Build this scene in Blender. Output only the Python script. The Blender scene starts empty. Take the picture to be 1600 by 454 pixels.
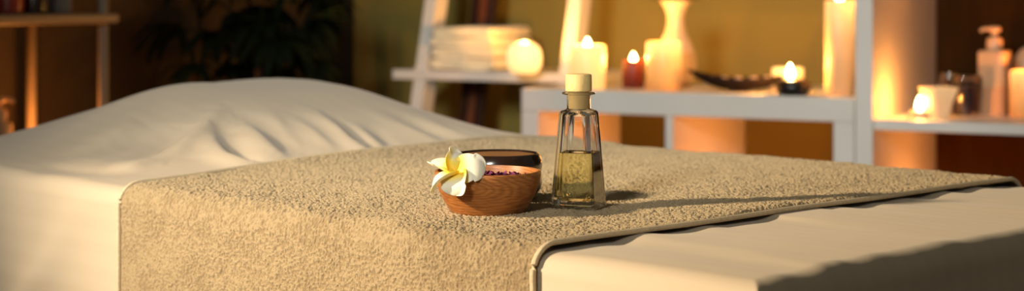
import bpy, bmesh, math, random
import numpy as np
from mathutils import Vector, Matrix
random.seed(7); rng = np.random.default_rng(7)
PI = math.pi
C = bpy.context.scene.collection
sc = bpy.context.scene

# ------------------------------------------------------------------ camera
CAM_Z = 0.95; FPX = 2600.0
cam = bpy.data.cameras.new('camera'); camo = bpy.data.objects.new('camera', cam); C.objects.link(camo)
camo.location = (0, 0, CAM_Z); camo.rotation_euler = (PI/2, 0, 0)
cam.sensor_width = 36; cam.lens = FPX/1600*36; cam.shift_y = -227/1600
cam.dof.use_dof = True; cam.dof.focus_distance = 1.50; cam.dof.aperture_fstop = 5.4
cam.clip_start = 0.02
sc.camera = camo
sc.view_settings.view_transform = 'Standard'
sc.view_settings.look = 'None'
sc.cycles.use_denoising = True
sc.cycles.sample_clamp_indirect = 6
sc.cycles.max_bounces = 14; sc.cycles.transmission_bounces = 14; sc.cycles.transparent_max_bounces = 16
sc.cycles.caustics_refractive = True; sc.cycles.caustics_reflective = False

def at(px, py, Y):
    return Vector(((px-800)*Y/FPX, Y, CAM_Z - py*Y/FPX))

# ------------------------------------------------------------------ materials
def nodes(name):
    m = bpy.data.materials.new(name); m.use_nodes = True
    nt = m.node_tree
    return m, nt, nt.nodes['Principled BSDF'], nt.nodes['Material Output']

def mat(name, col, rough=.5, col2=None, nscale=8, bump=0, bscale=60, spec=.5, metallic=0, trans=0, ior=1.45, sss=0, sheen=0, coat=0, stretch=(1,1,1), bdist=.002):
    m, nt, b, out = nodes(name)
    b.inputs['Base Color'].default_value = (*col, 1)
    b.inputs['Roughness'].default_value = rough
    b.inputs['Metallic'].default_value = metallic
    b.inputs['Specular IOR Level'].default_value = spec
    b.inputs['Transmission Weight'].default_value = trans
    b.inputs['IOR'].default_value = ior
    b.inputs['Sheen Weight'].default_value = sheen
    b.inputs['Coat Weight'].default_value = coat
    if sss:
        b.inputs['Subsurface Weight'].default_value = sss
        b.inputs['Subsurface Radius'].default_value = (.02, .01, .004)
        b.inputs['Subsurface Scale'].default_value = .5
    tc = nt.nodes.new('ShaderNodeTexCoord'); mp = nt.nodes.new('ShaderNodeMapping')
    mp.inputs['Scale'].default_value = stretch
    nt.links.new(tc.outputs['Object'], mp.inputs['Vector'])
    if col2 is None: col2 = tuple(c*.9 for c in col)
    n = nt.nodes.new('ShaderNodeTexNoise'); n.inputs['Scale'].default_value = nscale; n.inputs['Detail'].default_value = 4
    nt.links.new(mp.outputs['Vector'], n.inputs['Vector'])
    r = nt.nodes.new('ShaderNodeValToRGB')
    r.color_ramp.elements[0].position = .35; r.color_ramp.elements[1].position = .65
    r.color_ramp.elements[0].color = (*col2, 1); r.color_ramp.elements[1].color = (*col, 1)
    nt.links.new(n.outputs['Fac'], r.inputs['Fac']); nt.links.new(r.outputs['Color'], b.inputs['Base Color'])
    if bump:
        n2 = nt.nodes.new('ShaderNodeTexNoise'); n2.inputs['Scale'].default_value = bscale; n2.inputs['Detail'].default_value = 3
        nt.links.new(mp.outputs['Vector'], n2.inputs['Vector'])
        bp = nt.nodes.new('ShaderNodeBump'); bp.inputs['Strength'].default_value = bump; bp.inputs['Distance'].default_value = bdist
        nt.links.new(n2.outputs['Fac'], bp.inputs['Height']); nt.links.new(bp.outputs['Normal'], b.inputs['Normal'])
    return m

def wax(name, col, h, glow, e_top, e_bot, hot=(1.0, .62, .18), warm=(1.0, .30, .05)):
    """wax with a glow painted as emission, brightest at the top, in place of flame light"""
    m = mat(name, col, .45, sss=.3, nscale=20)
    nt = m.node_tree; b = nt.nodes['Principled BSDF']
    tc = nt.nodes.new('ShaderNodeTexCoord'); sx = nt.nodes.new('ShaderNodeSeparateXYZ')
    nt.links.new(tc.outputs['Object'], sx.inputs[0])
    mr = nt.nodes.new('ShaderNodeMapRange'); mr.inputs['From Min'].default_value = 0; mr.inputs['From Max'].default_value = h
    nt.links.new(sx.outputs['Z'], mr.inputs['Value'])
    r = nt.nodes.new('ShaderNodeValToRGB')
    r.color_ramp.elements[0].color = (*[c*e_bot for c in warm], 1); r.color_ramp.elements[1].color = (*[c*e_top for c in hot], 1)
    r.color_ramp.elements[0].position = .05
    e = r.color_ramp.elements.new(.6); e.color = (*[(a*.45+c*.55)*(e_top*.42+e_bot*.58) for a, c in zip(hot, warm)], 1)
    nt.links.new(mr.outputs['Result'], r.inputs['Fac']); nt.links.new(r.outputs['Color'], b.inputs['Emission Color'])  # painted glow: emission ramp over height stands in for light through the wax
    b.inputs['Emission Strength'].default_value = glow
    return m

def glass(name, col=(1,1,1), rough=0, ior=1.47):
    m, nt, b, out = nodes(name)
    nt.nodes.remove(b)
    g = nt.nodes.new('ShaderNodeBsdfGlass'); g.inputs['Color'].default_value = (*col, 1); g.inputs['Roughness'].default_value = rough; g.inputs['IOR'].default_value = ior
    nt.links.new(g.outputs[0], out.inputs['Surface'])
    return m

def flame_mat():
    m, nt, b, out = nodes('flame'); nt.nodes.remove(b)
    e = nt.nodes.new('ShaderNodeEmission'); e.inputs['Strength'].default_value = 26; e.inputs['Color'].default_value = (1, .62, .22, 1)
    t = nt.nodes.new('ShaderNodeBsdfTransparent'); a = nt.nodes.new('ShaderNodeAddShader')
    nt.links.new(e.outputs[0], a.inputs[0]); nt.links.new(t.outputs[0], a.inputs[1]); nt.links.new(a.outputs[0], out.inputs['Surface'])
    return m

M = {}
M['white'] = mat('white_lacquer', (.74,.74,.70), .4, nscale=3)
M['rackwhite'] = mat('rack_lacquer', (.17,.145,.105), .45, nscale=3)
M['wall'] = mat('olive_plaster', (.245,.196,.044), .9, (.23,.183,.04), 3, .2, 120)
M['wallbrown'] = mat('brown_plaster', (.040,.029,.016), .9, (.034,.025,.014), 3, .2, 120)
M['floor'] = mat('dark_oak', (.10,.055,.03), .45, (.06,.03,.016), 4, stretch=(1,12,1))
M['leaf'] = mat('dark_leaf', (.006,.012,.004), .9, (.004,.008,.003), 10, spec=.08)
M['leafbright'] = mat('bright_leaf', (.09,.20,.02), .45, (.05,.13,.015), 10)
M['stem'] = mat('palm_stem', (.04,.025,.012), .8, (.02,.012,.006), 30)
M['pot'] = mat('clay_pot', (.12,.06,.035), .7)
M['soil'] = mat('soil', (.02,.013,.008), .95, bump=.6, bscale=80)
M['folded'] = mat('folded_terry', (.80,.78,.60), .95, (.73,.71,.54), 60, .4, 350, sheen=.3)
M['flame'] = flame_mat()
M['wick'] = mat('wick', (.02,.015,.01), .9)
M['cork'] = mat('pale_cork', (.76,.56,.24), .7, (.70,.50,.20), 90, .15, 400)
M['glass'] = glass('clear_glass')
M['oil'] = glass('pale_oil', (1,.97,.70), 0, 1.45)
M['tumbler'] = glass('tumbler_glass', (.97,.95,.93))
M['darkstone'] = mat('black_stone', (.012,.010,.009), .35, nscale=20)
M['darkwood'] = mat('dark_wood', (.022,.009,.005), .4, (.03,.01,.005), 10, stretch=(1,1,8))
M['redwood'] = mat('reddish_wood', (.16,.045,.012), .5, (.09,.025,.008), 10, stretch=(8,8,1))
M['ceramic'] = mat('cream_ceramic', (.58,.45,.31), .35, nscale=3, coat=.3)
M['pink'] = mat('pale_pebble', (.65,.50,.40), .6, (.5,.38,.3), 30)
M['purplewax'] = mat('plum_wax', (.028,.004,.012), .4)
M['bottleplastic'] = mat('translucent_plastic', (.46,.34,.22), .35, (.44,.32,.2), 5)
M['lotion'] = mat('lotion_fill', (.46,.27,.15), .4, (.43,.25,.14), 5)
M['pump'] = mat('pump_plastic', (.60,.42,.26), .3)
M['tin'] = mat('tealight_tin', (.7,.66,.6), .3, metallic=.8)
M['redjar'] = mat('red_glass_jar', (.28,.03,.012), .3)
M['blackjar'] = mat('brown_glass_jar', (.03,.012,.005), .2)
M['greybox'] = mat('grey_tin', (.20,.17,.15), .6)
M['purple'] = mat('dried_petals', (.16,.02,.09), .8, (.09,.01,.05), 200)
M['redwax'] = wax('deep_red_wax', (.10,.012,.006), .075, 1.0, .28, .01, (1,.16,.03), (1,.06,.01))
M['padding'] = mat('vinyl_padding', (.6,.52,.42), .5)
M['beech'] = mat('beech_wood', (.45,.25,.10), .5, (.36,.19,.07), 8, stretch=(1,1,10))
M['pebble'] = M['darkstone']

def sheet_mat():
    m, nt, b, out = nodes('striped_cotton')
    b.inputs['Roughness'].default_value = .75; b.inputs['Sheen Weight'].default_value = .15
    tc = nt.nodes.new('ShaderNodeTexCoord')
    sx = nt.nodes.new('ShaderNodeSeparateXYZ'); nt.links.new(tc.outputs['UV'], sx.inputs[0])
    # satin stripe: slightly different sheen in bands 1.2 cm wide
    mul = nt.nodes.new('ShaderNodeMath'); mul.operation = 'MULTIPLY'; mul.inputs[1].default_value = 2*PI/.026
    nt.links.new(sx.outputs['Y'], mul.inputs[0])
    sn = nt.nodes.new('ShaderNodeMath'); sn.operation = 'SINE'; nt.links.new(mul.outputs[0], sn.inputs[0])
    mr = nt.nodes.new('ShaderNodeMapRange'); mr.inputs['From Min'].default_value = -.25; mr.inputs['From Max'].default_value = .25
    nt.links.new(sn.outputs[0], mr.inputs['Value'])
    mx = nt.nodes.new('ShaderNodeMix'); mx.data_type = 'RGBA'
    mx.inputs['A'].default_value = (.54,.445,.325,1); mx.inputs['B'].default_value = (.552,.457,.336,1)
    nt.links.new(mr.outputs['Result'], mx.inputs['Factor']); nt.links.new(mx.outputs['Result'], b.inputs['Base Color'])
    w = nt.nodes.new('ShaderNodeTexNoise'); w.inputs['Scale'].default_value = 900; nt.links.new(tc.outputs['UV'], w.inputs['Vector'])
    n = nt.nodes.new('ShaderNodeTexNoise'); n.inputs['Scale'].default_value = 14; n.inputs['Detail'].default_value = 5
    nt.links.new(tc.outputs['UV'], n.inputs['Vector'])
    bp = nt.nodes.new('ShaderNodeBump'); bp.inputs['Strength'].default_value = .25; bp.inputs['Distance'].default_value = .004
    nt.links.new(n.outputs['Fac'], bp.inputs['Height'])
    bp2 = nt.nodes.new('ShaderNodeBump'); bp2.inputs['Strength'].default_value = .15; bp2.inputs['Distance'].default_value = .0005
    nt.links.new(w.outputs['Fac'], bp2.inputs['Height']); nt.links.new(bp.outputs['Normal'], bp2.inputs['Normal'])
    nt.links.new(bp2.outputs['Normal'], b.inputs['Normal'])
    return m
M['sheet'] = sheet_mat()

def terry_mat():
    m, nt, b, out = nodes('tan_terry')
    b.inputs['Roughness'].default_value = .95; b.inputs['Sheen Weight'].default_value = .35; b.inputs['Specular IOR Level'].default_value = .1
    b.inputs['Sheen Tint'].default_value = (1,.85,.6,1)
    at_ = nt.nodes.new('ShaderNodeAttribute'); at_.attribute_name = 'pile'
    r = nt.nodes.new('ShaderNodeValToRGB')
    r.color_ramp.elements[0].position = .15; r.color_ramp.elements[0].color = (.27,.195,.108,1)
    r.color_ramp.elements[1].position = .6; r.color_ramp.elements[1].color = (.385,.290,.170,1)
    nt.links.new(at_.outputs['Fac'], r.inputs['Fac']); nt.links.new(r.outputs['Color'], b.inputs['Base Color'])
    tc = nt.nodes.new('ShaderNodeTexCoord')
    n = nt.nodes.new('ShaderNodeTexNoise'); n.inputs['Scale'].default_value = 900; n.inputs['Detail'].default_value = 2
    nt.links.new(tc.outputs['Object'], n.inputs['Vector'])
    bp = nt.nodes.new('ShaderNodeBump'); bp.inputs['Strength'].default_value = .8; bp.inputs['Distance'].default_value = .0016
    nt.links.new(n.outputs['Fac'], bp.inputs['Height']); nt.links.new(bp.outputs['Normal'], b.inputs['Normal'])
    return m
M['terry'] = terry_mat()
M['hem'] = mat('towel_hem', (.70,.57,.38), .9, (.60,.48,.31), 300, .6, 700, bdist=.001)

def wood_mat():
    m, nt, b, out = nodes('turned_wood')
    b.inputs['Roughness'].default_value = .42
    tc = nt.nodes.new('ShaderNodeTexCoord'); mp = nt.nodes.new('ShaderNodeMapping')
    mp.inputs['Scale'].default_value = (1,.8,3.2); mp.inputs['Rotation'].default_value = (.5,.25,.3); mp.inputs['Location'].default_value = (-.02,.05,-.06)
    nt.links.new(tc.outputs['Object'], mp.inputs['Vector'])
    w = nt.nodes.new('ShaderNodeTexWave'); w.wave_type = 'RINGS'; w.rings_direction = 'Y'
    w.inputs['Scale'].default_value = 45; w.inputs['Distortion'].default_value = 5; w.inputs['Detail'].default_value = 3; w.inputs['Detail Scale'].default_value = 1.2
    nt.links.new(mp.outputs['Vector'], w.inputs['Vector'])
    mp2 = nt.nodes.new('ShaderNodeMapping'); mp2.inputs['Scale'].default_value = (60,60,700)
    nt.links.new(tc.outputs['Object'], mp2.inputs['Vector'])
    n = nt.nodes.new('ShaderNodeTexNoise'); n.inputs['Scale'].default_value = 1.6; n.inputs['Detail'].default_value = 3
    nt.links.new(mp2.outputs['Vector'], n.inputs['Vector'])
    r = nt.nodes.new('ShaderNodeValToRGB')
    r.color_ramp.elements[0].color = (.33,.115,.026,1); r.color_ramp.elements[1].color = (.45,.175,.045,1)
    nt.links.new(w.outputs['Fac'], r.inputs['Fac'])
    mx = nt.nodes.new('ShaderNodeMix'); mx.data_type = 'RGBA'; mx.blend_type = 'MULTIPLY'; mx.inputs['Factor'].default_value = .7
    r2 = nt.nodes.new('ShaderNodeValToRGB'); r2.color_ramp.elements[0].position = .38; r2.color_ramp.elements[1].position = .6
    r2.color_ramp.elements[0].color = (.55,.5,.45,1); r2.color_ramp.elements[1].color = (1,1,1,1)
    nt.links.new(n.outputs['Fac'], r2.inputs['Fac'])
    nt.links.new(r.outputs['Color'], mx.inputs['A']); nt.links.new(r2.outputs['Color'], mx.inputs['B'])
    nt.links.new(mx.outputs['Result'], b.inputs['Base Color'])
    return m
M['wood'] = wood_mat()

def darkbowl_mat():
    m = mat('lacquered_dark_wood', (.022,.009,.005), .22, (.012,.006,.004), 30, coat=.4)
    return m
M['darkbowl'] = darkbowl_mat()
M['bowlinner'] = mat('dark_bowl_inside', (.30,.14,.045), .5, (.2,.09,.03), 20)

def petal_mat():
    m, nt, b, out = nodes('frangipani_petal')
    b.inputs['Roughness'].default_value = .5
    b.inputs['Subsurface Weight'].default_value = .25; b.inputs['Subsurface Radius'].default_value = (.01,.008,.003); b.inputs['Subsurface Scale'].default_value = .3
    a = nt.nodes.new('ShaderNodeAttribute'); a.attribute_name = 'rad'
    r = nt.nodes.new('ShaderNodeValToRGB')
    r.color_ramp.elements[0].position = .10; r.color_ramp.elements[0].color = (.92,.60,.02,1)
    r.color_ramp.elements[1].position = .56; r.color_ramp.elements[1].color = (.88,.83,.66,1)
    e = r.color_ramp.elements.new(.30); e.color = (.93,.74,.12,1)
    nt.links.new(a.outputs['Fac'], r.inputs['Fac']); nt.links.new(r.outputs['Color'], b.inputs['Base Color'])
    return m
M['petal'] = petal_mat()

# ------------------------------------------------------------------ mesh helpers
class MB:
    def __init__(s): s.v = []; s.f = []
    def add(s, vs, fs):
        o = len(s.v); s.v += [tuple(v) for v in vs]; s.f += [tuple(i+o for i in f) for f in fs]; return s
    def box(s, x0, x1, y0, y1, z0, z1, bev=0.0):
        bm = bmesh.new(); bmesh.ops.create_cube(bm, size=1)
        for v in bm.verts: v.co = Vector(((x0+x1)/2+v.co.x*(x1-x0), (y0+y1)/2+v.co.y*(y1-y0), (z0+z1)/2+v.co.z*(z1-z0)))
        if bev: bmesh.ops.bevel(bm, geom=bm.edges[:], offset=bev, segments=2, affect='EDGES', profile=.5)
        bm.verts.index_update()
        s.add([v.co for v in bm.verts], [[v.index for v in f.verts] for f in bm.faces]); bm.free(); return s
    def lathe(s, prof, n=48, cx=0, cy=0, ang=None):
        vs = []; fs = []
        for r, z in prof:
            for k in range(n):
                a = 2*PI*k/n; vs.append((cx+r*math.cos(a), cy+r*math.sin(a), z))
        m = len(prof)
        for i in range(m-1):
            for k in range(n):
                k2 = (k+1) % n; fs.append((i*n+k, i*n+k2, (i+1)*n+k2, (i+1)*n+k))
        if prof[0][0] > 1e-6: fs.append(tuple(range(n))[::-1])
        if prof[-1][0] > 1e-6: fs.append(tuple((m-1)*n+k for k in range(n)))
        return s.add(vs, fs)
    def tube(s, pts, rad, n=8):
        pts = [Vector(p) for p in pts]; m = len(pts); rr = rad if isinstance(rad, (list, tuple)) else [rad]*m
        vs = []; fs = []
        for i, p in enumerate(pts):
            d = (pts[min(i+1, m-1)]-pts[max(i-1, 0)]).normalized()
            a = d.cross(Vector((0,0,1))) if abs(d.z) < .95 else d.cross(Vector((1,0,0)))
            a.normalize(); b = d.cross(a)
            for k in range(n):
                t = 2*PI*k/n; vs.append(p+(a*math.cos(t)+b*math.sin(t))*rr[i])
        for i in range(m-1):
            for k in range(n):
                k2 = (k+1) % n; fs.append((i*n+k, i*n+k2, (i+1)*n+k2, (i+1)*n+k))
        fs.append(tuple(range(n))); fs.append(tuple((m-1)*n+k for k in range(n))[::-1])
        return s.add(vs, fs)
    def bar(s, p0, p1, w, d, yaw=0):
        """slanted rectangular bar from p0 to p1 (w along local x, d along local y)"""
        p0 = Vector(p0); p1 = Vector(p1); vs = []
        for p in (p0, p1):
            for sx, sy in ((0,0),(1,0),(1,1),(0,1)): vs.append((p.x+sx*w, p.y+sy*d, p.z))
        return s.add(vs, [(0,3,2,1),(4,5,6,7),(0,1,5,4),(1,2,6,5),(2,3,7,6),(3,0,4,7)])
    def build(s, name, m, parent=None, loc=(0,0,0), rotz=0, smooth=True, sharp=40):
        me = bpy.data.meshes.new(name); me.from_pydata([tuple(v) for v in s.v], [], s.f); me.validate()
        bm = bmesh.new(); bm.from_mesh(me)
        bmesh.ops.remove_doubles(bm, verts=bm.verts, dist=1e-6)
        bmesh.ops.recalc_face_normals(bm, faces=bm.faces)
        bm.to_mesh(me); bm.free()
        o = bpy.data.objects.new(name, me); C.objects.link(o)
        if isinstance(m, list):
            for x in m: me.materials.append(x)
        else: me.materials.append(m)
        if smooth:
            for p in me.polygons: p.use_smooth = True
            me.set_sharp_from_angle(angle=math.radians(sharp))
        o.location = loc; o.rotation_euler = (0,0,rotz)
        if parent: o.parent = parent
        return o

def tag(o, label, cat, group=None, kind=None):
    if label: o['label'] = label
    if cat: o['category'] = cat
    if group: o['group'] = group
    if kind: o['kind'] = kind
    return o
def thing(name, label, cat, loc=(0,0,0), rotz=0, group=None, kind=None):
    o = bpy.data.objects.new(name, None); o.empty_display_size = .05; C.objects.link(o)
    o.location = loc; o.rotation_euler = (0,0,rotz)
    return tag(o, label, cat, group, kind)

def smooth_noise(shape, sig, seed):
    """gaussian-filtered random field, unit variance; sig in samples (rows, cols)"""
    g = np.random.default_rng(seed).normal(size=shape)
    fy = np.fft.fftfreq(shape[0])[:,None]; fx = np.fft.fftfreq(shape[1])[None,:]
    k = np.exp(-2*(PI**2)*((fy*sig[0])**2+(fx*sig[1])**2))
    h = np.real(np.fft.ifft2(np.fft.fft2(g)*k)); return h/h.std()

def grid_obj(name, P, m, parent=None, uv=None, attr=None, attr_name='pile'):
    """P: (n, m, 3) array of points -> one grid mesh"""
    n, k, _ = P.shape
    me = bpy.data.meshes.new(name)
    idx = np.arange(n*k).reshape(n, k)
    f = np.stack([idx[:-1,:-1], idx[1:,:-1], idx[1:,1:], idx[:-1,1:]], -1).reshape(-1, 4)
    me.vertices.add(n*k); me.vertices.foreach_set('co', P.reshape(-1).astype(np.float32))
    me.loops.add(f.size); me.loops.foreach_set('vertex_index', f.reshape(-1).astype(np.int32))
    me.polygons.add(len(f)); me.polygons.foreach_set('loop_start', np.arange(0, f.size, 4, dtype=np.int32))
    me.polygons.foreach_set('use_smooth', np.ones(len(f), dtype=bool))
    me.update(calc_edges=True)
    if uv is not None:
        l = me.uv_layers.new(name='UVMap'); l.data.foreach_set('uv', uv.reshape(-1, 2)[f.reshape(-1)].reshape(-1).astype(np.float32))
    if attr is not None:
        a = me.attributes.new(attr_name, 'FLOAT', 'POINT'); a.data.foreach_set('value', attr.reshape(-1).astype(np.float32))
    me.materials.append(m)
    o = bpy.data.objects.new(name, me); C.objects.link(o)
    if parent: o.parent = parent
    return o

# ------------------------------------------------------------------ room
PHI = math.radians(28.6); CO, SI = math.cos(PHI), math.sin(PHI)
EX = Vector((CO, -SI, 0)); EY = Vector((SI, CO, 0))
WB = Vector((.40, 4.38, 0))                       # a point on the back wall
corner = WB - EX*0.98
def slab(name, p, q, th_dir, th, z0, z1, m, kind='structure'):
    p = Vector(p); q = Vector(q); t = Vector(th_dir)*th
    vs = []
    for z in (z0, z1):
        for c in (p, q, q+t, p+t): vs.append((c.x, c.y, z))
    o = MB().add(vs, [(0,3,2,1),(4,5,6,7),(0,1,5,4),(1,2,6,5),(2,3,7,6),(3,0,4,7)]).build(name, m, smooth=False)
    o['kind'] = kind; return o
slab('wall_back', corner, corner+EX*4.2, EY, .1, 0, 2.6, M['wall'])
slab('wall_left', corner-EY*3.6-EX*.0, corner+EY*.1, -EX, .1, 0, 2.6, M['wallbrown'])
slab('floor', corner-EY*5.4-EX*.1, corner-EY*5.4+EX*4.2, EY, 5.5, -.05, 0, M['floor'])
bb = MB(); 
slab('baseboard_back', corner-EY*.012+EX*.012, corner-EY*.012+EX*4.2, EY, .012, 0, .08, M['white'])

# ------------------------------------------------------------------ bed geometry
P0 = Vector((.174, 1.170, 0)); DU = Vector((-.704, .710, 0)).normalized(); DV = Vector((.710, .704, 0)).normalized()
BZ = .75; BL = 1.52; BW = .735
ZT = BZ
def sstep(x, a, b):
    t = np.clip((x-a)/(b-a), 0, 1); return t*t*(3-2*t)
def bump(u, v):
    rise = sstep(u, .718, 1.232)
    fall = 1-sstep(u-.193*v, 1.164, 1.491)
    side = sstep(v, -.03, .382)*(1-.786*sstep(v, .53, .768))
    return .085*rise*fall*side
def world(u, v, z):
    return np.stack([P0.x+DU.x*u+DV.x*v, P0.y+DU.y*u+DV.y*v, z], -1)
def img_to_uv(px, py, h=.0):
    Y = (CAM_Z-BZ-h)*FPX/py; X = (px-800)*Y/FPX
    d = Vector((X, Y, 0))-P0
    det = DU.x*DV.y-DU.y*DV.x
    return ((d.x*DV.y-d.y*DV.x)/det, (DU.x*d.y-DU.y*d.x)/det)

# folds of the sheet: (polyline of image points on the fold, height guess, amplitude, width)
def solve_uv(px, py):
    h = .03
    for _ in range(12):
        u, v = img_to_uv(px, py, h)
        h = .6*h+.4*float(bump(np.array(u), np.array(v)))
    return u, v
folds = [([(300,190),(255,215),(205,245)], -.010, .030), ([(60,258),(140,264),(215,266)], -.006, .018), ([(228,178),(190,200),(150,220)], .004, .02),
         ([(342,176),(322,192),(296,216),(268,246)], .009, .018),
         ([(330,200),(334,228),(352,250),(385,260),(430,260)], .010, .012),
         ([(372,185),(392,205),(416,230),(440,248)], .009, .015),
         ([(490,172),(520,200),(548,226),(590,246)], .010, .012),
         ([(455,180),(490,210),(520,235)], .006, .012),
         ([(548,190),(575,215),(600,235)], .006, .011),
         ([(590,175),(640,205),(700,228)], .006, .014),
         ([(650,180),(700,205),(760,222)], .005, .012),
         ([(420,170),(440,200),(470,235)], .004, .012),
         ([(225,190),(170,215),(110,240)], .006, .020),
         ([(290,180),(230,215),(180,245)], .005, .018),
         ([(250,250),(200,262),(150,262)], .005, .014)]
def fold_field(u, v):
    out = np.zeros_like(u)
    for pts, amp, w in folds:
        q = [solve_uv(*p) for p in pts]
        # resample
        Q = []
        for (a, b), (c, d) in zip(q[:-1], q[1:]):
            for t in np.linspace(0, 1, 10, endpoint=False): Q.append((a+(c-a)*t, b+(d-b)*t))
        Q.append(q[-1]); Q = np.array(Q)
        # smooth the polyline
        for _ in range(6): Q[1:-1] = (Q[:-2]+2*Q[1:-1]+Q[2:])/4
        n = len(Q); best = np.full(u.shape, 1e9); tt = np.zeros_like(u); sgn = np.zeros_like(u)
        for i in range(n):
            d2 = (u-Q[i,0])**2+(v-Q[i,1])**2
            mk = d2 < best
            best = np.where(mk, d2, best); tt = np.where(mk, i/(n-1), tt)
            tx, ty = (Q[min(i+1,n-1)]-Q[max(i-1,0)])
            sgn = np.where(mk, np.sign(tx*(v-Q[i,1])-ty*(u-Q[i,0])), sgn)
        d = np.sqrt(best)
        ww = np.where(sgn > 0, w*1.7, w*.75)            # one steep flank, one soft flank
        amp = amp*1.0; w = w*1.3
        out += amp*np.exp(-(d/ww)**2)*np.sin(PI*np.clip(.06+.88*tt,0,1))**.8
        out -= .5*amp*np.exp(-((d-1.6*w)/(w*.8))**2)*(sgn < 0)*np.sin(PI*tt)
    return out

R = .020
def path(s, L, r, off=0):
    """cross-section over an edge-to-edge top of length L with hanging sides; s<0 / s>L hang down. returns pos, drop, nx, nz"""
    arc = r*PI/2
    s = np.asarray(s, float)
    def one(d):      # d = distance measured from start of arc going outwards (d>0 in arc/hang)
        th = np.clip(d/r, 0, PI/2)
        pos = np.where(d > 0, -(r+off)*np.sin(th), -d)
        drop = np.where(d > 0, (r)-(r+off)*np.cos(th)+np.clip(d-arc, 0, None)+off, 0)
        return pos, drop, np.where(d > 0, -np.sin(th), 0), np.where(d > 0, np.cos(th), 1)
    pL, dL, nL, zL = one(r-s); pR, dR, nR, zR = one(s-(L-r))
    left = s < L/2
    pos = np.where(left, r+pL, L-r-pR)
    return pos, np.where(left, dL, dR), np.where(left, nL, -nR), np.where(left, zL, zR)

# sheet ------------------------------------------------------------
def lin(a, b, st): return np.linspace(a, b, int(round((b-a)/st))+1)
a_ = np.concatenate([lin(-.50,-.06,.012)[:-1], lin(-.06,.03,.0018)[:-1], lin(.03,.42,.0028)[:-1], lin(.42,.80,.01)[:-1], lin(.80,1.49,.004)[:-1], lin(1.49,1.58,.003)[:-1], lin(1.58,2.0,.015)])
b_ = np.concatenate([lin(-.50,-.06,.008)[:-1], lin(-.06,.03,.0018)[:-1], lin(.03,.74,.0036)[:-1], lin(.74,.80,.002)[:-1], lin(.80,1.2,.015)])
A, B = np.meshgrid(a_, b_, indexing='ij')
ua, da, nua, nza = path(A, BL, R); vb, db, nvb, nzb = path(B, BW, R)
drop = np.maximum(da, db)
hh = bump(A, B)
topm = np.clip(1-drop/.03, 0, 1)
Z = ZT - drop + hh*np.clip(1-drop/.06, 0, 1)
ff = fold_field(A, B)
# low, long wrinkles at the foot end, running along the bed, gathered against the towel
def interp_noise(seed, su, sv):
    g = smooth_noise((270, 190), (su/.01, sv/.01), seed)
    gi = np.clip((A+.55)/.01, 0, 268.99); gj = np.clip((B+.55)/.01, 0, 188.99)
    i0 = gi.astype(int); j0 = gj.astype(int); fi = gi-i0; fj = gj-j0
    return g[i0,j0]*(1-fi)*(1-fj)+g[i0+1,j0]*fi*(1-fj)+g[i0,j0+1]*(1-fi)*fj+g[i0+1,j0+1]*fi*fj
foot = (1-sstep(A, .26, .34))
wr = interp_noise(3, .085, .016)*.0010 + interp_noise(4, .05, .05)*.0010
pucker = .0022*np.clip(interp_noise(5, .05, .012), -.3, 1.4)*np.exp(-((A-.24)/.07)**2)
Z += topm*(foot*np.minimum(wr+pucker-.0008, .0028) + ff*(A > .8) + (1-foot)*sstep(A,.9,1.0)*(interp_noise(6,.05,.06)*.0022+interp_noise(16,.02,.05)*.0008))
# edge irregularity and hanging folds
hang_near = np.clip((db-.01)/.10, 0, 1)*(B < .3); hang_foot = np.clip((da-.01)/.10, 0, 1)*(A < .3)
near_n = interp_noise(8, .06, .30)*.0065 + interp_noise(9, .05, .05)*.0055
near_n += .012*np.exp(-(((A-1.0)*.8+(B+.10)*.6)/.03)**2)*(A>.85)
foot_n = interp_noise(10, .3, .022)*.0022
undert = sstep(A,.18,.24)*(1-sstep(A,.80,.86))
vv = vb - hang_near*(near_n+.004)*(1-undert); uu = ua - hang_foot*(foot_n+.006)
edge_n = interp_noise(12, .04, .04)*.0008
uu = uu + edge_n*np.clip(1-np.abs(da-.012)/.02,0,1)*(A<.3)
sheet = grid_obj('bed_sheet', world(uu, vv, Z), M['sheet'], uv=np.stack([A, B], -1))
tag(sheet, 'off-white striped cotton sheet covering the massage bed, rumpled over a pillow at its left end', 'bed sheet')

# massage bed under the sheet ---------------------------------------
bed_rot = math.atan2(DU.y, DU.x)
bed = thing('massage_bed', 'massage bed hidden beneath the off-white sheet', 'massage bed', (P0.x+DU.x*BL/2+DV.x*BW/2, P0.y+DU.y*BL/2+DV.y*BW/2, 0), bed_rot)
mb = MB().box(-BL/2+.02, BL/2-.02, -BW/2+.02, BW/2-.02, .68, ZT-.012, .015); mb.build('mattress', M['padding'], bed)
MB().box(-BL/2+.04, BL/2-.04, -BW/2+.04, BW/2-.04, .62, .68, .004).build('frame', M['beech'], bed)
for sx in (-1,1):
    for sy in (-1,1):
        MB().box(sx*(BL/2-.12)-.025, sx*(BL/2-.12)+.025, sy*(BW/2-.08)-.025, sy*(BW/2-.08)+.025, 0, .62, .004).build('leg', M['beech'], bed)

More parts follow.
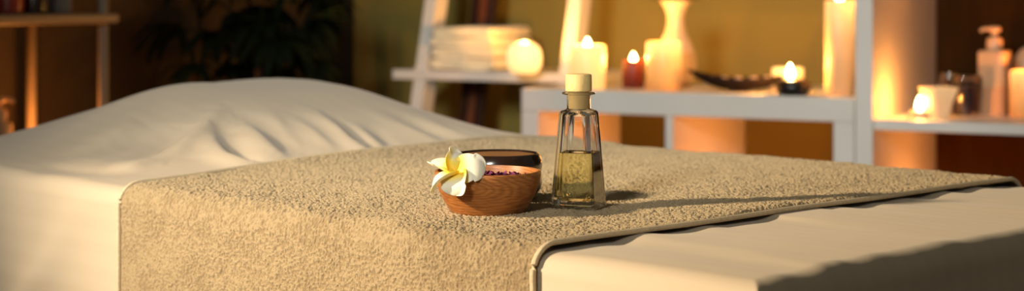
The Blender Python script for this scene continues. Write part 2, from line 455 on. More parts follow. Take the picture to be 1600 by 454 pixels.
# towel ------------------------------------------------------------
T0, T1 = .219, .832
def warp(U, S):   # towel outline wobble
    k = (U-T0)/(T1-T0)
    Sp = np.clip(S, 0, 1)
    left = .048*Sp+.003*np.sin(S*11); right = -.028*Sp+.002*np.sin(S*23)
    return U + k*left + (1-k)*right
tu = np.linspace(T0, T1, 760); ts = np.linspace(-.42, .82, 1540)
U, S = np.meshgrid(tu, ts, indexing='ij')
RT = .020
OFF = .0055
def towel_surface(U, S, off):
    UU = warp(U, S)
    v, d, nv, nz = path(S, BW, RT, OFF)
    h = bump(UU, np.clip(S, 0, BW))*np.clip(1-d/.06, 0, 1)
    z = ZT + OFF + h - d
    # slight fall of the towel near its free edges and soft waves
    return UU, v + nv*off, z + nz*off
shp = U.shape
n1 = smooth_noise(shp, (.70, .70), 21); n2 = smooth_noise(shp, (1.7, 1.5), 22); n3 = smooth_noise(shp, (9, 8), 23); n4 = smooth_noise(shp, (55, 60), 24); n5 = smooth_noise(shp, (20, 90), 25)
pile = np.tanh(.95*n1+.25*n2+.12*n3)
edge = np.minimum(U-T0, T1-U)
ef = np.clip(edge/.004, 0, 1)
offf = pile*.00105*ef + n3*.0003 + n4*.0009*ef + n5*.0007 + .0010*ef
offf = offf - .003*np.clip(1-edge/.012, 0, 1)**2
hangT = np.clip((-S-.02)/.1, 0, 1)
offf = offf + hangT*(.003*np.sin(U*34+1.0+S*2)+.0015+.0045*np.exp(-((U-.70+S*.35)/.04)**2))
UU, VV, ZZ = towel_surface(U, S, offf)
towel = thing('towel', 'tan terry towel laid across the massage bed, hanging over its near side', 'towel', (0,0,0))
grid_obj('terry_cloth', world(UU, VV, ZZ), M['terry'], towel, attr=np.clip(.52+.36*pile+.05*n3+.07*n4+.05*n5, 0, 1))
for k, uedge in enumerate((T0, T1)):
    ss = np.linspace(-.42, .82, 400); ue = np.full_like(ss, uedge)
    o_ = -.0002+hangT[0 if k == 0 else -1][np.clip(((ss+.42)/1.24*1539).astype(int),0,1539)]*.0015
    if k == 0: o_ = o_ + hangT[0][np.clip(((ss+.42)/1.24*1539).astype(int),0,1539)]*.003*np.sin(T0*34+1+ss*2)
    x, y, z = towel_surface(ue, ss, o_)
    pts = world(x, y, z)
    hm = MB().tube([Vector(p) for p in pts], .0025, 8)
    hm.build('hem', M['hem'], towel)

# ------------------------------------------------------------------ things on the towel
TZ = ZT+OFF+.0008
# wooden bowl
bc = Vector((-.0220, 1.520, TZ))
def bowl_profile(rb, rr, h, th, power=1.6, bulge=0):
    out = []; inn = []
    N = 14
    for i in range(N+1):
        t = i/N; r = rb+(rr-rb)*(math.sin(t*PI/2)**.9)+bulge*math.sin(t*PI)
        out.append((r, .0015+t*(h-.0015)))
    inner = []
    for i in range(N+1):
        t = i/N; r = max(0, (rr-th)*math.cos(t*PI/2)**.55); z = h-.001-(h-.001-.006)*math.sin(t*PI/2)
        inner.append((r, z))
    return [(0,0),(rb-.003,0),(rb-.0006,.0005)]+out[:-1]+[(rr,h-.001),(rr-.0008,h),(rr-th+.0008,h)]+inner[1:]
bowl = thing('wooden_bowl', 'orange-brown turned wooden bowl holding purple petals, white flower on its rim', 'bowl', bc)
MB().lathe(bowl_profile(.0335,.0487,.0385,.0036), 96).build('bowl_body', M['wood'], bowl, sharp=60)
pet = MB()
for i in range(230):
    a = random.uniform(0, 2*PI); r = .040*math.sqrt(random.random()); 
    z = .0278+random.uniform(0,.0035)+.002*(1-r/.04)
    c = Vector((r*math.cos(a), r*math.sin(a), z)); L = random.uniform(.0035,.0065); w = L*.5
    rot = Matrix.Rotation(random.uniform(0,6.28),3,'Z') @ Matrix.Rotation(random.uniform(-.7,.7),3,'X') @ Matrix.Rotation(random.uniform(-.7,.7),3,'Y')
    vs = []; 
    for ix in range(4):
        for iy in range(3):
            x = (ix/3-.5)*L*2; y = (iy-1)*w*math.sin(PI*(ix+.6)/4.2); zz = .0012*math.sin(ix*2.1+i)+.0012*(iy-1)**2
            vs.append(c+rot @ Vector((x,y,zz)))
    pet.add(vs, [(ix*3+iy, (ix+1)*3+iy, (ix+1)*3+iy+1, ix*3+iy+1) for ix in range(3) for iy in range(2)])
prof = [(0,.018),(.036,.018),(.0385,.025),(.034,.028),(0,.029)]
pet.lathe(prof, 32)
po = pet.build('dried_petals', M['purple'], None, bc, sharp=80)
tag(po, 'heap of dried purple petals inside the wooden bowl', 'petals', kind='stuff')

# dark bowl
dc = Vector((-.0135, 1.6215, TZ))
db_ = thing('dark_bowl', 'glossy black-brown wooden bowl standing behind the orange-brown bowl', 'bowl', dc)
outp = [(0,0),(.026,0),(.031,.001),(.037,.005),(.0415,.011),(.0432,.017),(.0425,.023),(.0418,.026),(.0425,.029),(.0432,.033),(.0428,.038),(.0412,.0425),(.0398,.0445),(.0385,.0452),(.0372,.0446)]
MB().lathe(outp+[(.0366,.043)], 96).build('bowl_body', M['darkbowl'], db_, sharp=60)
MB().lathe([(.0368,.0432),(.0362,.036),(.0345,.024),(.030,.013),(.02,.007),(0,.006)], 64).build('bowl_inside', M['bowlinner'], db_)

# flower ------------------------------------------------------------
fc = at(712, 268, 1.478)
flower = thing('frangipani_flower', 'white frangipani flower with yellow centre resting on the wooden bowl rim', 'flower', fc)
axis = Vector((-.12,-.60,.79)).normalized()
e1 = Vector((1,0,0)); e1 = (e1-axis*e1.dot(axis)).normalized(); e2 = axis.cross(e1)
if e2.z < 0: e2 = -e2
def petal(ang, L, W, lift, curl, twist, roll):
    d = (e1*math.cos(ang)+e2*math.sin(ang)); sdir = axis.cross(d).normalized()
    nu, nv = 26, 17; P = np.zeros((nu, nv, 3)); att = np.zeros((nu, nv))
    for i in range(nu):
        t = i/(nu-1)
        w = W*(math.sin(PI*min(1,(.10+.90*t)**.80*1.0))**.62 if t < 1 else .0)*1.0
        if t > .62: w = W*math.sqrt(max(0,1-((t-.55)/.45)**2))**.72*1.02 if t > .55 else w
        w = max(w, .0012 if t < .5 else .0003)
        th = lift - curl*t**1.6
        # centre-line
        h = 0; rr = 0
        steps = 12
        for k in range(steps):
            q = t*(k+.5)/steps; a = lift - curl*q**1.3*1.3
            rr += math.cos(a)*L*t/steps; h += math.sin(a)*L*t/steps
        c = d*rr + axis*h
        nrm = (axis*math.cos(lift-curl*t**1.3*1.3) - d*math.sin(lift-curl*t**1.3*1.3))
        tw = twist*(1-.4*t)
        sv = sdir*math.cos(tw)+nrm*math.sin(tw); nn = nrm*math.cos(tw)-sdir*math.sin(tw)
        for j in range(nv):
            s = j/(nv-1)*2-1
            cup = -(.22*s*s)*w*.9
            edge_roll = roll*w*max(0, s-.55)**1.5*3.0          # rolled leading edge
            p = c+sv*(s*w*(1-.10*max(0,s)))+nn*(cup+edge_roll)
            P[i,j] = p[:]
            att[i,j] = min(1, math.hypot(t*L, 0)/.028*(1+.12*abs(s)))
    o = grid_obj('petal', P, M['petal'], flower, attr=att, attr_name='rad')
    md = o.modifiers.new('thick','SOLIDIFY'); md.thickness = .0009; md.offset = 0
    sb = o.modifiers.new('sub','SUBSURF'); sb.levels = 1; sb.render_levels = 1
    return o
for deg, L, W, lift, curl, tw, roll in ((2,.0300,.0150,.62,1.25,.30,.3),(74,.0240,.0125,.62,1.0,.35,.8),(146,.0270,.0130,.50,.70,.35,.6),(203,.0300,.0130,.42,1.45,.42,.6),(264,.0262,.0140,.34,1.45,.25,.4)):
    petal(math.radians(deg), L, W, lift, curl, tw, roll)
MB().tube([Vector((0,0,0)), -axis*.006, -axis*.013+Vector((.001,0,-.001))], [.0016,.0020,.0014], 10).build('flower_tube', M['petal'], flower)

# bottle ------------------------------------------------------------
btc = Vector((.0622, 1.552, TZ))
bottle = thing('glass_bottle', 'square tapered clear glass bottle with wooden stopper, half filled with oil', 'bottle', btc, math.radians(-20))
def sq_ring(hw, rc, z, n=8):
    """rounded-square ring"""
    pts = []
    for q in range(4):
        a0 = q*PI/2
        cx = (hw-rc)*(1 if q in (0,3) else -1); cy = (hw-rc)*(1 if q in (0,1) else -1)
        for k in range(n+1):
            a = a0+PI/2*k/n; pts.append((cx+rc*math.cos(a), cy+rc*math.sin(a), z))
    return pts
def loft(mb, rings, cap0=True, cap1=True):
    vs = [p for r in rings for p in r]; n = len(rings[0]); fs = []
    for i in range(len(rings)-1):
        for k in range(n):
            k2 = (k+1) % n; fs.append((i*n+k, i*n+k2, (i+1)*n+k2, (i+1)*n+k))
    if cap0: fs.append(tuple(range(n))[::-1])
    if cap1: fs.append(tuple((len(rings)-1)*n+k for k in range(n)))
    mb.add(vs, fs)
def hw_out(z): return .0214 + (.0152-.0214)*z/.090
rg = [sq_ring(.0198,.003,0), sq_ring(.0208,.0035,.0006), sq_ring(hw_out(.002),.0036,.002)]
for z in (.02,.04,.06,.08,.087): rg.append(sq_ring(hw_out(z), .0036, z))
rg += [sq_ring(.0150,.0040,.0895), sq_ring(.0138,.0055,.0910), sq_ring(.0120,.009,.0918), sq_ring(.0112,.01119,.0928),
       sq_ring(.0110,.01099,.098), sq_ring(.0110,.01099,.1045), sq_ring(.0122,.01219,.1052), sq_ring(.0152,.01519,.1060), sq_ring(.0157,.01569,.1070),
       sq_ring(.0150,.01499,.1078), sq_ring(.0120,.01199,.1082), sq_ring(.0103,.01029,.1080),
       sq_ring(.0098,.00979,.1070), sq_ring(.0097,.00969,.0935), sq_ring(.0105,.0098,.0900), sq_ring(.0120,.006,.0880), sq_ring(.0126,.005,.0860)]
WT = .0030
for z in (.075,.06,.0522,.045,.03,.018): rg.append(sq_ring(hw_out(z)-WT, .005, z))
rg += [sq_ring(hw_out(.012)-WT-.0008,.006,.0115), sq_ring(hw_out(.01)-WT-.003,.006,.0085), sq_ring(.008,.004,.0078)]
def wn(o):
    m_ = o.modifiers.new('wn', 'WEIGHTED_NORMAL'); m_.keep_sharp = True; m_.weight = 100
b = MB(); loft(b, rg); wn(b.build('glass_body', M['glass'], bottle, sharp=35))
lq = [sq_ring(.0078,.0039,.00775), sq_ring(hw_out(.01)-WT-.0028,.006,.0083), sq_ring(hw_out(.012)-WT-.0005,.006,.0113)]
for z in (.018,.03,.045,.0515): lq.append(sq_ring(hw_out(z)-WT+.0002,.0052,z))
lq.append(sq_ring(hw_out(.0525)-WT+.0002,.0052,.0524))
lq.append(sq_ring(hw_out(.0525)-WT-.0008,.0045,.0519))
b = MB(); loft(b, lq); wn(b.build('oil', M['oil'], bottle, sharp=35))
MB().lathe([(0,.0925),(.0092,.0925),(.0096,.0935),(.0098,.106),(.0098,.1086),(.0115,.1086),(.0122,.1092),(.0124,.1105),(.0122,.1235),(.0115,.1246),(.0100,.1250),(0,.1250)], 48).build('stopper', M['cork'], bottle, sharp=35)

# ------------------------------------------------------------------ cube shelf (low white unit)
K0 = Vector((.0217, 3.77, 0))
def kloc(x, y, z=0): return K0+EX*x+EY*y+Vector((0,0,z))
def on_plane(px, py, ztop):
    Y = (CAM_Z-ztop)*FPX/py; return Vector(((px-800)*Y/FPX, Y, ztop))
W1, D1, T = .772, .44, .046
low = thing('low_shelf_unit', 'low white cube shelf unit, its top crowded with lit candles and a vase', 'shelf unit', K0, -PHI)
def bx(name, *a, parent=None, m='white', bev=.0012): return MB().box(*a, bev).build(name, M[m], parent, smooth=False)
bx('top_board', 0, W1, 0, D1, .75-T-.004, .75, parent=low)
bx('side_panel', 0, T-.004, 0, D1, 0, .75-T-.0045, parent=low); bx('side_panel', W1-T+.002, W1, 0, D1, 0, .75-T-.0045, parent=low)
bx('divider', .352, .370, .002, D1, .046, .75-T-.0045, parent=low)
bx('shelf_board', T-.003, .3515, .002, D1, .355, .373, parent=low); bx('shelf_board', .3705, W1-T+.001, .002, D1, .355, .373, parent=low)
bx('bottom_board', T-.003, W1-T+.001, 0, D1, .002, .0455, parent=low)
# tall unit
SZ = .708
tall = thing('tall_shelf_unit', 'tall white shelf unit at the right holding bottles and small candles', 'shelf unit', kloc(.777, 0), -PHI)
W2, H2 = .80, 1.55; TS = .036
bx('side_panel', 0, TS, -.01, D1+.059, 0, H2, parent=tall); bx('side_panel', W2-TS, W2, -.01, D1+.059, 0, H2, parent=tall)
bx('top_board', 0, W2, -.01, D1+.05, H2+.0005, H2+.04, parent=tall)
M['shadepanel'] = mat('dark_shade_panel', (.036,.016,.004), 1, (.028,.012,.003), 6, spec=.05, stretch=(6,6,1))  # added dark panel, its colour standing in for the shaded wall behind
bx('shade_panel', TS+.0005, W2-TS-.0005, D1+.051, D1+.059, .04, H2, parent=tall, m='shadepanel')
for z in (.06, .37, SZ, 1.10): bx('shelf_board', TS+.0005, W2-TS-.0005, -.002, D1+.05, z-.021, z, parent=tall)

# ------------------------------------------------------------------ candles
def flame_prof(h, r):
    r *= 1.25
    return [(0,0),(r*.55,h*.06),(r*.9,h*.18),(r,h*.32),(r*.86,h*.52),(r*.55,h*.74),(r*.22,h*.92),(0,h)]
LP = 3.0
def lamp(name, loc, power, col=(1,.41,.085), rad=.006):
    l = bpy.data.lights.new(name, 'POINT'); l.energy = power*LP; l.color = col; l.shadow_soft_size = rad
    o = bpy.data.objects.new(name, l); C.objects.link(o); o.location = loc; return o
def pillar(name, label, loc, r, h, m, flame=True, power=1.0, fh=.023, fr=.0056, dish=.006, sink=-.004, lcol=(1,.41,.085), fx=0):
    t = thing(name, label, 'candle', loc, 0)
    prof = [(0,0),(r-.002,0),(r,.002),(r,h-.003),(r-.002,h-.0003),(r-.004,h),(r-.009,h-dish),(0,h-dish-.001)]
    wb = MB().lathe(prof, 48).build('wax_body', m, t, sharp=50)
    MB().tube([(fx,0,h-dish-.002),(fx+.0004,0,h-dish+.004),(fx+.0010,.0002,h-dish+.009)], .0008, 6).build('wick', M['wick'], wb)
    if flame:
        MB().lathe([(a, b_) for a, b_ in flame_prof(fh, fr)], 20).build('flame', M['flame'], t, (fx,0,h-dish+.004+sink))
        lamp('candle_light', Vector(loc)+Vector((fx,0,h-dish+.018+sink)), power, lcol)
    return t
P = on_plane(918, 138.5, .75)
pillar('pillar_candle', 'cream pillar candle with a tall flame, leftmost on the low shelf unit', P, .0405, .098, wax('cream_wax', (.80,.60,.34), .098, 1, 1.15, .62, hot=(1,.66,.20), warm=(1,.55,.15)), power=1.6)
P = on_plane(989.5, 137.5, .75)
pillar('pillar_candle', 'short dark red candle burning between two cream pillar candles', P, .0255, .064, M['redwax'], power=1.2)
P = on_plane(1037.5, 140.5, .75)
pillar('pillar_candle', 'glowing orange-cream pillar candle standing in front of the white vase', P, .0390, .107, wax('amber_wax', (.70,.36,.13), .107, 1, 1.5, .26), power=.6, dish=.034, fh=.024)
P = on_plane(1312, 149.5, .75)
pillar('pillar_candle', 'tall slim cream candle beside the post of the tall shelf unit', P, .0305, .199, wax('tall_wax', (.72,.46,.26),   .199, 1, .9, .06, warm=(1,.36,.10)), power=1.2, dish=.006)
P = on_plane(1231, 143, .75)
pillar('pillar_candle', 'wide squat cream candle behind the black stone tealight holder', P, .0345, .053, wax('squat_wax', (.85,.66,.40), .053, 1, .9, .35), flame=False, dish=.01)  # no flame here; its glow is painted emission alone
for (lx, ly, sz, lab, cm) in ((.20,.13,.373,'cream candle burning inside the left compartment of the low shelf unit','cell_wax'),
                          (.56,.13,.373,'cream candle burning inside the right compartment of the low shelf unit','cell_wax'),
                          (.777+.11,.20,.37,'cream candle burning on the lower board of the tall shelf unit','cell_wax')):
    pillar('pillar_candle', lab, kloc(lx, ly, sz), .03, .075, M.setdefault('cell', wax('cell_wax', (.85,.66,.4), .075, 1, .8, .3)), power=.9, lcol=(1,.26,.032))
# black stone tealight holder
P = on_plane(1239, 148.5, .75)
st = thing('tealight_holder', 'black rounded stone tealight holder with a flame, front of low shelf unit', 'candle holder', P)
prof = [(0,0),(.022,0),(.032,.004),(.0375,.014),(.037,.023),(.031,.031),(.022,.034),(.018,.034),(.017,.024),(0,.023)]
MB().lathe(prof, 40).build('stone_body', M['darkstone'], st)
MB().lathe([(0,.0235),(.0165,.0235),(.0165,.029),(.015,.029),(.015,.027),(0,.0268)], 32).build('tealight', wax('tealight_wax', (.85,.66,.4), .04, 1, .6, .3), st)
MB().lathe(flame_prof(.033,.0068), 20).build('flame', M['flame'], st, (-.006,0,.034))
lamp('candle_light', P+Vector((-.006,0,.052)), .9)
# small black pebble next to it
P2 = on_plane(1222, 139, .75)
def pebble(loc, rx, ry, rz, name, label, cat, m, group=None):
    bm = bmesh.new(); bmesh.ops.create_icosphere(bm, subdivisions=3, radius=1)
    sd = random.random()*10
    for v in bm.verts:
        n = v.co.normalized(); k = 1+.06*math.sin(3*n.x+sd)+.05*math.sin(4*n.y+2*sd)
        v.co = Vector((n.x*rx*k, n.y*ry*k, n.z*rz*k+rz*.96))
    me = bpy.data.meshes.new(name); bm.to_mesh(me); bm.free(); me.materials.append(m)
    for p in me.polygons: p.use_smooth = True
    o = bpy.data.objects.new(name, me); C.objects.link(o); o.location = loc; o.rotation_euler = (0,0,random.uniform(0,3))
    return tag(o, label, cat, group)

# leaf-shaped dish
P = on_plane(1155, 143, .75)
dish = thing('leaf_dish', 'long dark boat-shaped dish of pale pebbles on the low shelf unit', 'dish', P, -PHI*.3)
nu, nv = 41, 21; PP = np.zeros((nu, nv, 3)); HL = .113
for i in range(nu):
    t = i/(nu-1)*2-1
    w = .042*max(0,(1-abs(t)**2.2))**.8+.0012
    base = .003+.034*abs(t)**2.4*(1.25 if t < 0 else .85)
    rim = .028+.016*abs(t)**1.7*(1.2 if t < 0 else .7)
    for j in range(nv):
        s = j/(nv-1)*2-1
        PP[i,j] = (t*HL, s*w*(1-.12*(1-abs(s))), base+(rim-base)*abs(s)**4)
o = grid_obj('dish_body', PP, mat('ebony', (.012,.006,.004), .6, (.008,.004,.003), 20, spec=.15), dish)
md = o.modifiers.new('thick','SOLIDIFY'); md.thickness = .004; md.offset = 1
MB().lathe([(0,0),(.022,0),(.024,.004),(.020,.006),(0,.006)], 24).build('foot', M['darkwood'], dish)
random.seed(3)
for i in range(15):
    t = -.52+1.04*(i//3)/4+random.uniform(-.03,.03); s = ((i % 3)-1)*.017*(1-t*t)
    q = P+Matrix.Rotation(-PHI*.3,3,'Z') @ Vector((t*HL, s, .0165+.010*abs(t)**2+(.003 if i%3 != 1 else 0)))
    pebble(q, .0105, .0085, .0065, 'pebble', 'pale pinkish pebble lying in the dark boat-shaped dish', 'pebble', M['pink'], 'pale pebbles in the boat-shaped dish')

# vase
P = on_plane(1056, 134.5, .75)
vase = thing('vase', 'white ceramic vase with flared mouth and leaves behind a glowing candle', 'vase', P)
MB().lathe([(0,0),(.030,0),(.034,.003),(.044,.022),(.0495,.048),(.047,.072),(.037,.100),(.0255,.124),(.0200,.146),(.0205,.164),(.026,.182),(.036,.197),(.0372,.1985),(.0345,.1985),(.024,.182),(.018,.164),(.0175,.146),(.022,.124),(.034,.098),(.044,.07),(0,.02)], 48).build('vase_body', M['ceramic'], vase)
def leaf_blade(mb, p0, d, L, w, droop, n=9, fold=.25):
    d = Vector(d).normalized(); side = d.cross(Vector((0,0,1)))
    if side.length < .1: side = Vector((1,0,0))
    side.normalize(); pts = []
    p = Vector(p0); dd = d.copy()
    for i in range(n):
        t = i/(n-1); ww = w*(math.sin(PI*min(1,.08+t*.92))**.7)*.5 + .0004
        up = side.cross(dd).normalized()
        pts.append((p-side*ww, p-up*(ww*fold), p+side*ww))
        dd = (dd+Vector((0,0,-droop/n))).normalized(); p = p+dd*(L/(n-1))
    vs = [q for r in pts for q in r]; fs = []
    for i in range(n-1):
        for k in range(2): fs.append((i*3+k, i*3+k+1, (i+1)*3+k+1, (i+1)*3+k))
    mb.add(vs, fs)
lb = MB()
for k in range(9):
    a = k*.7; leaf_blade(lb, (0,0,.185), (math.cos(a)*.8, math.sin(a)*.8, .75), .07, .022, 1.1)
lb.build('leaves', M['leaf'], vase)

# ------------------------------------------------------------------ things on the tall unit (shelf height SZ)
P = on_plane(1437, 184.5, SZ)
tl = thing('tealight', 'small tealight burning at the left end of the tall unit shelf', 'candle', P)
MB().lathe([(0,0),(.018,0),(.0185,.001),(.0185,.015),(.0192,.0155),(.0180,.0158),(.0176,.004),(0,.003)], 32).build('tin_cup', M['tin'], tl)
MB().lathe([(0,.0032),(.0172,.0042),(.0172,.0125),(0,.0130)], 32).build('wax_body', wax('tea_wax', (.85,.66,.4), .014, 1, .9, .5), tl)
MB().lathe(flame_prof(.031,.0065), 20).build('flame', M['flame'], tl, (0,0,.0150))
lamp('candle_light', P+Vector((0,0,.034)), .45, (1,.30,.045))
P = on_plane(1466, 185.5, SZ)
cup = thing('tapered_cup', 'cream cup flaring out to a square mouth, right of the tealight', 'cup', P, .35)
b = MB(); loft(b, [sq_ring(.015,.004,0), sq_ring(.0165,.005,.003), sq_ring(.021,.005,.030), sq_ring(.030,.005,.064), sq_ring(.0285,.004,.0645), sq_ring(.0185,.004,.030), sq_ring(.012,.004,.006)])
b.build('cup_body', wax('cup_glow', (.80,.62,.40), .064, 1, .34, .2, hot=(1,.62,.25), warm=(1,.5,.2)), cup)  # cup brightened by painted emission; no flame inside
P = on_plane(1484, 176.5, SZ)
g = thing('glass_holder', 'small clear round glass between the flared cup and plum tumbler', 'glass', P)
MB().lathe([(0,0),(.013,0),(.015,.002),(.020,.018),(.0235,.040),(.0225,.062),(.0195,.086),(.0180,.086),(.0210,.062),(.022,.040),(.0185,.018),(.013,.006),(0,.005)], 40).build('glass_body', M['tumbler'], g)
P = on_plane(1509, 180, SZ)
g = thing('glass_tumbler', 'glass tumbler with dark plum wax left of the pump bottle', 'glass', P)
MB().lathe([(0,0),(.024,0),(.026,.002),(.0325,.080),(.0318,.082),(.0308,.080),(.0246,.006),(0,.006)], 48).build('glass_body', M['tumbler'], g)
MB().lathe([(0,.0064),(.0247,.0064),(.0292,.058),(.0285,.060),(0,.059)], 40).build('plum_wax', M['purplewax'], g)
def pump_bottle(label, loc, hw, h, body, fill, lev, rot=0, sq=True, group=None):
    t = thing('pump_bottle', label, 'bottle', loc, rot, group)
    f = (lambda s, z: sq_ring(s, s*.35, z)) if sq else (lambda s, z: sq_ring(s, s*.999, z))
    b = MB(); loft(b, [f(hw*.94,0), f(hw,.002), f(hw,h*lev)]); b.build('lotion', fill, t)
    b = MB(); loft(b, [f(hw,h*lev+.0004), f(hw,h-.006), f(hw*.93,h-.001), f(hw*.5,h)]); b.build('bottle_body', body, t)
    cl = MB().lathe([(0,h-.001),(.0165,h-.001),(.0165,h+.018),(.014,h+.026),(.006,h+.028),(.0055,h+.038),(0,h+.038)], 24).build('collar', M['pump'], t)
    MB().lathe([(0,h+.0382),(.011,h+.0382),(.013,h+.041),(.013,h+.047),(.010,h+.050),(0,h+.050)], 24).tube([(-.008,-.0,h+.044),(-.022,-.0,h+.045),(-.030,0,h+.040)], .004, 10).build('pump_head', M['pump'], cl)
    return t
P = on_plane(1554, 179, SZ)
pump_bottle('pale square pump bottle half full of lotion, on the tall unit shelf', P, .0290, .136, M['bottleplastic'], M['lotion'], .44, rot=-PHI-.1+PI/2*0)
P = on_plane(1602, 183, SZ)
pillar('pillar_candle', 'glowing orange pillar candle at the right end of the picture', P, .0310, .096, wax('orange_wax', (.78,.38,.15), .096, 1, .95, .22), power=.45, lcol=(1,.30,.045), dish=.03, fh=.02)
P = on_plane(1610, 174, SZ)
jr = thing('rounded_jar', 'white dome-topped jar behind the orange candle at far right', 'jar', P)
MB().lathe([(0,0),(.030,0),(.032,.003),(.034,.085),(.035,.09)], 40).build('jar_body', M['ceramic'], jr)
MB().lathe([(0,.0905),(.036,.0905),(.036,.098),(.032,.118),(.022,.134),(.010,.141),(.006,.143),(.007,.150),(.004,.154),(0,.154)], 40).build('lid', M['ceramic'], jr)

# ------------------------------------------------------------------ ladder shelf
L0 = Vector((-.309, 4.30, 0)); LZ = .95-108.5*4.3/2600
lad = thing('ladder_shelf', 'white leaning ladder shelf carrying folded towels and a round candle', 'shelf', L0, -PHI)
SL = .27
def legbar(x):
    y = lambda z: .012+(z-LZ)*SL
    MB().bar((x, y(0), 0), (x, y(1.72), 1.72), .034, .058).build('leg', M['white'], lad, smooth=False)
legbar(.062); legbar(.478)
bx('shelf_board', .0, .585, 0, .27, LZ-.024, LZ, parent=lad)
bx('shelf_board', .0, .585, -.09, .24, .40-.024, .40, parent=lad)
bx('shelf_board', .0, .585, .10, .31, 1.14-.024, 1.14, parent=lad)
def lloc(x, y, z): return L0+EX*x+EY*y+Vector((0,0,z))

def folded_towel(label, x0, x1, y0, y1, z0, th, seed, hump=0):
    """towel folded in three: a rounded slab with layered fold edges"""
    nu = 40; prof = []
    # profile in (y,z): an S-fold outline with grooves between the layers at the front and back
    layers = 2
    for side in (0, 1):
        for k in range(layers):
            kk = k if side == 0 else layers-1-k
            zc = z0+th*(kk+.5)/layers; r = th/layers/2
            for j in range(9):
                a = -PI/2+PI*j/8
                if side == 0: prof.append((y0+r*.55-r*.55*math.cos(a), zc+r*math.sin(a)))
                else: prof.append((y1-r*.55+r*.55*math.cos(a), zc-r*math.sin(a)))
    pr = prof
    rr = np.random.default_rng(seed); ph = rr.uniform(0, 6, 4)
    rings = []
    for i in range(nu+1):
        t = i/nu; x = x0+(x1-x0)*t; sc_ = 1-.06*(abs(2*t-1)**8)
        ring = []
        for (y, z) in pr:
            yy = y+.002*math.sin(t*9+ph[0]+z*60); zm = z0+th/2
            zz = zm+(z-zm)*(1-.35*(abs(2*t-1)**10))+.0015*math.sin(t*7+ph[1]+y*20)+hump*math.sin(PI*t)*((z-z0)/th)*math.sin(PI*(y-y0)/(y1-y0))**.5 if y0 < y < y1 else zm+(z-zm)*(1-.35*(abs(2*t-1)**10))+.0015*math.sin(t*7+ph[1]+y*20)
            ring.append((x, yy, zz))
        rings.append(ring)
    b = MB(); loft(b, rings); b.v = [tuple(v) for v in b.v]
    o = b.build('folded_towel', M['folded'], None, L0, -PHI, sharp=80)
    tag(o, label, 'towel', 'folded towels on the ladder shelf'); return o
zt = LZ+.0022
for k, (lab, th, a, c, hp) in enumerate((('folded cream towel at the bottom of the stack on the ladder shelf', .030, .105, .285, 0),
                         ('second folded cream towel from the bottom of the ladder shelf stack', .027, .108, .287, 0),
                         ('third folded cream towel from the bottom of the ladder shelf stack', .025, .104, .282, 0),
                         ('folded cream towel on top of the stack on the ladder shelf', .026, .112, .278, .004))):
    folded_towel(lab, a, c, .018, .235, zt, th-.0004, k+1, hp); zt += th
# round candle
q = on_plane(819, 113.5+2, LZ)
def ball_candle():
    t = thing('round_candle', 'glowing round candle beside the folded towels on the ladder shelf', 'candle', q+Vector((0,0,.0)))
    r = .0435; pr = [(0,0),(.024,0),(.034,.006),(.0415,.018),(r,.036),(.0415,.054),(.034,.068),(.022,.0755),(.015,.0757),(.011,.070),(0,.066)]
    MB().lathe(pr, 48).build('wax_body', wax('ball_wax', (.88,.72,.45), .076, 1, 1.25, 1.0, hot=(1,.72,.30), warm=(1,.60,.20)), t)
    MB().lathe(flame_prof(.020,.004), 16).build('flame', M['flame'], t, (0,0,.060))
    lamp('candle_light', q+Vector((0,0,.082)), 1.0)
ball_candle()
# brown leaning wooden rack behind the ladder
b = thing('wooden_trellis', 'dark reddish-brown wooden trellis leaning on the wall behind the ladder shelf', 'trellis', lloc(.075,0,0), -PHI)
for k, (x0, x1, m) in enumerate(((-.005,.045,'darkwood'), (.020,.085,'redwood'), (.045,.120,'darkwood'))):
    MB().bar((x0-.02, .10, 0), (x0+.035, .30, 1.25), .022, .018).build('upright', M[m], b, smooth=False)
for z in (.35, .86, 1.05):
    y = .10+.2*z/1.25-.011
    MB().box(-.03+.055*z/1.25, .055+.055*z/1.25, y-.006, y+.006, z-.01, z+.01).build('crossbar', M['darkwood'], b, smooth=False)

# ------------------------------------------------------------------ left rack
rk_rot = math.atan2(.878, .479)
RP = Vector((-.84, 3.42, 0))
RX = Vector((.479,.878,0)); RY = Vector((-.878,.479,0))
def rloc(x, y, z): return RP+RX*x+RY*y+Vector((0,0,z))
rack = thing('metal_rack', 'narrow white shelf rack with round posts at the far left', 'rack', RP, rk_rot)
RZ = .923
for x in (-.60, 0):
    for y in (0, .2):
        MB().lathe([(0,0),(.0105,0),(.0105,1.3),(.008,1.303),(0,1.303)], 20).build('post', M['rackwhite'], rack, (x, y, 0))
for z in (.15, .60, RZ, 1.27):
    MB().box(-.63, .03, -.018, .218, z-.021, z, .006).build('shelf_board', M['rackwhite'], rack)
def jar(name, label, cat, loc, r, h, m, lidm, rot=0, sq=False):
    t = thing(name, label, cat, loc, rot)
    if sq:
        MB().box(-r, r, -r, r, 0, h, .004).build('box_body', m, t); MB().box(-r-.001, r+.001, -r-.001, r+.001, h+.0005, h+.02, .003).build('lid', lidm, t)
    else:
        MB().lathe([(0,0),(r-.003,0),(r,.003),(r,h-.012),(r*.8,h-.002),(r*.8,h)], 32).build('jar_body', m, t)
        MB().lathe([(0,h+.0003),(r*.86,h+.0003),(r*.86,h+.016),(r*.8,h+.018),(0,h+.018)], 32).build('lid', lidm, t)
jar('glass_jar', 'dark red jar on the top left rack shelf at the picture edge', 'jar', rloc(-.166,.095,RZ), .0285, .10, M['redjar'], M['blackjar'])
jar('glass_jar', 'dark brown jar between the red jar and grey box on the rack', 'jar', rloc(-.097,.095,RZ), .0275, .09, M['blackjar'], M['blackjar'])
jar('square_tin', 'dull grey square tin on the left rack shelf near its post', 'tin', rloc(-.022,.10,RZ), .0245, .085, M['greybox'], M['greybox'], rot=.3, sq=True)
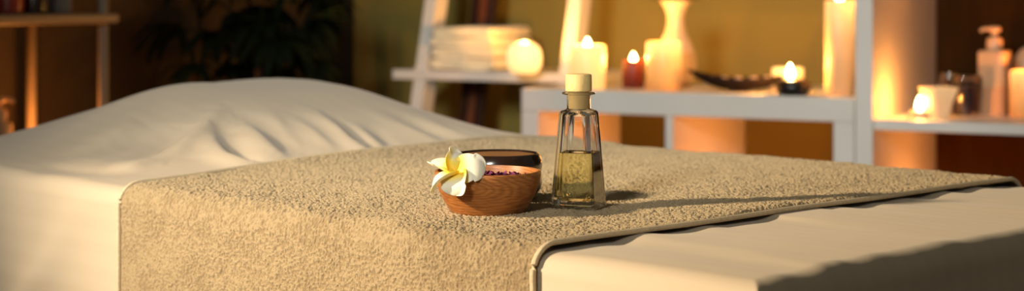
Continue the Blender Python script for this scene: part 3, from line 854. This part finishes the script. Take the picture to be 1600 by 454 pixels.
t = pump_bottle('orange-lit pump bottle on the lower rack shelf at the left edge', rloc(-.190,.10,.60), .0270, .108, M['bottleplastic'], M['lotion'], .6, rot=PI+.4, sq=False)
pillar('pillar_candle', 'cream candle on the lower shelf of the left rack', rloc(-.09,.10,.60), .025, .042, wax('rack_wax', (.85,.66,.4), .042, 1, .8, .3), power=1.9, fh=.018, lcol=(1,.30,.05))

# ------------------------------------------------------------------ potted palm
pc = Vector((-.655, 4.02, 0))
palm = thing('potted_palm', 'dark leafy potted palm in the corner behind the bed', 'plant', pc)
pt = MB().lathe([(0,0),(.09,0),(.10,.01),(.13,.24),(.14,.245),(.14,.27),(.125,.27),(.118,.24),(0,.238)], 40).build('pot', M['pot'], palm)
MB().lathe([(0,.239),(.1175,.239),(.11,.246),(0,.25)], 32).build('soil', M['soil'], pt)
random.seed(11)
hubs = []
def frond(base, hub, nleaf, L, droop, m, spread=2.6, w=.020):
    s = MB().tube([base, (Vector(base)+Vector(hub))/2+Vector((0,0,.04)), hub], .0035, 6)
    d0 = (Vector(hub)-Vector(base)); d0.z = 0
    az = math.atan2(d0.y, d0.x)
    for k in range(nleaf):
        a = az+(k/(nleaf-1)-.5)*spread
        leaf_blade(s, hub, (math.cos(a), math.sin(a), random.uniform(-.1,.45)), L*random.uniform(.8,1.1), w, droop*random.uniform(.8,1.2), 10)
    return s.build('frond', m, palm)
stems = []
for k in range(5):
    a = k*1.3; x, y = .05*math.cos(a), .05*math.sin(a); h = random.uniform(.66,.92)
    top = Vector((x*2.6, y*2.6, h)); stems.append(top)
    MB().tube([(x,y,.24), (x*1.6,y*1.6,h*.6), top], .009, 8).build('stem', M['stem'], palm)
specs = []
def imgp(px, py, Y): return at(px, py, Y)-pc
for (px, py, Y, n, L) in ((272,36,3.95,7,.125),(300,100,3.9,7,.085),(330,50,4.0,8,.13),(365,20,4.05,8,.12),(385,75,3.95,8,.11),(425,35,4.0,9,.14),(440,85,3.95,8,.12),(470,45,4.0,9,.13),
                          (450,-30,4.1,9,.15),(400,-60,4.1,8,.14),(330,-50,4.1,8,.14),(480,95,3.9,7,.09),(350,110,3.95,7,.09),(430,60,3.85,8,.12),(285,-35,4.0,7,.12),(410,10,4.0,9,.13),(450,55,4.05,9,.12),(375,100,4.0,8,.10),(420,100,3.95,8,.10),(500,-10,4.1,8,.11),(490,30,4.05,8,.10),(395,45,3.9,8,.12)):
    hub = imgp(px, py, Y); st_ = min(stems, key=lambda s: (s-hub).length)
    b0 = st_+Vector((0,0,-.12 if hub.z < st_.z else 0))
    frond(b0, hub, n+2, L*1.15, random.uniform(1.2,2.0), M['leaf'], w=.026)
s = MB()
for a_k in (0, .25, -.22): leaf_blade(s, imgp(492,26,3.95), (1,-.1+a_k*.5,.28+a_k), .085, .013, .35)
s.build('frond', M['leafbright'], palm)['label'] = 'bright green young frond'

# ------------------------------------------------------------------ light
w = bpy.data.worlds.new('world'); sc.world = w; w.use_nodes = True
bg = w.node_tree.nodes['Background']; bg.inputs[0].default_value = (.98,.88,.68,1); bg.inputs[1].default_value = .11
def spot(name, loc, target, power, col, size, blend, rad):
    l = bpy.data.lights.new(name, 'SPOT'); l.energy = power*LP; l.color = col; l.spot_size = math.radians(size); l.spot_blend = blend; l.shadow_soft_size = rad
    o = bpy.data.objects.new(name, l); C.objects.link(o); o.location = loc
    o.rotation_euler = (Vector(target)-Vector(loc)).to_track_quat('-Z','Y').to_euler(); return o
tr = Vector((.30,.094,0)).normalized()*math.cos(math.radians(21))+Vector((0,0,-math.sin(math.radians(21))))
tgt = Vector((.16, 1.55, .75))
spot('key_lamp', tgt-tr*3.3, tgt, 285, (1,.785,.52), 30, 1.0, .09)
spot('fill_lamp', (-1.0,-.6,1.9), (.34,3.8,.68), 150, (1.0,.97,.88), 30, .7, .35)
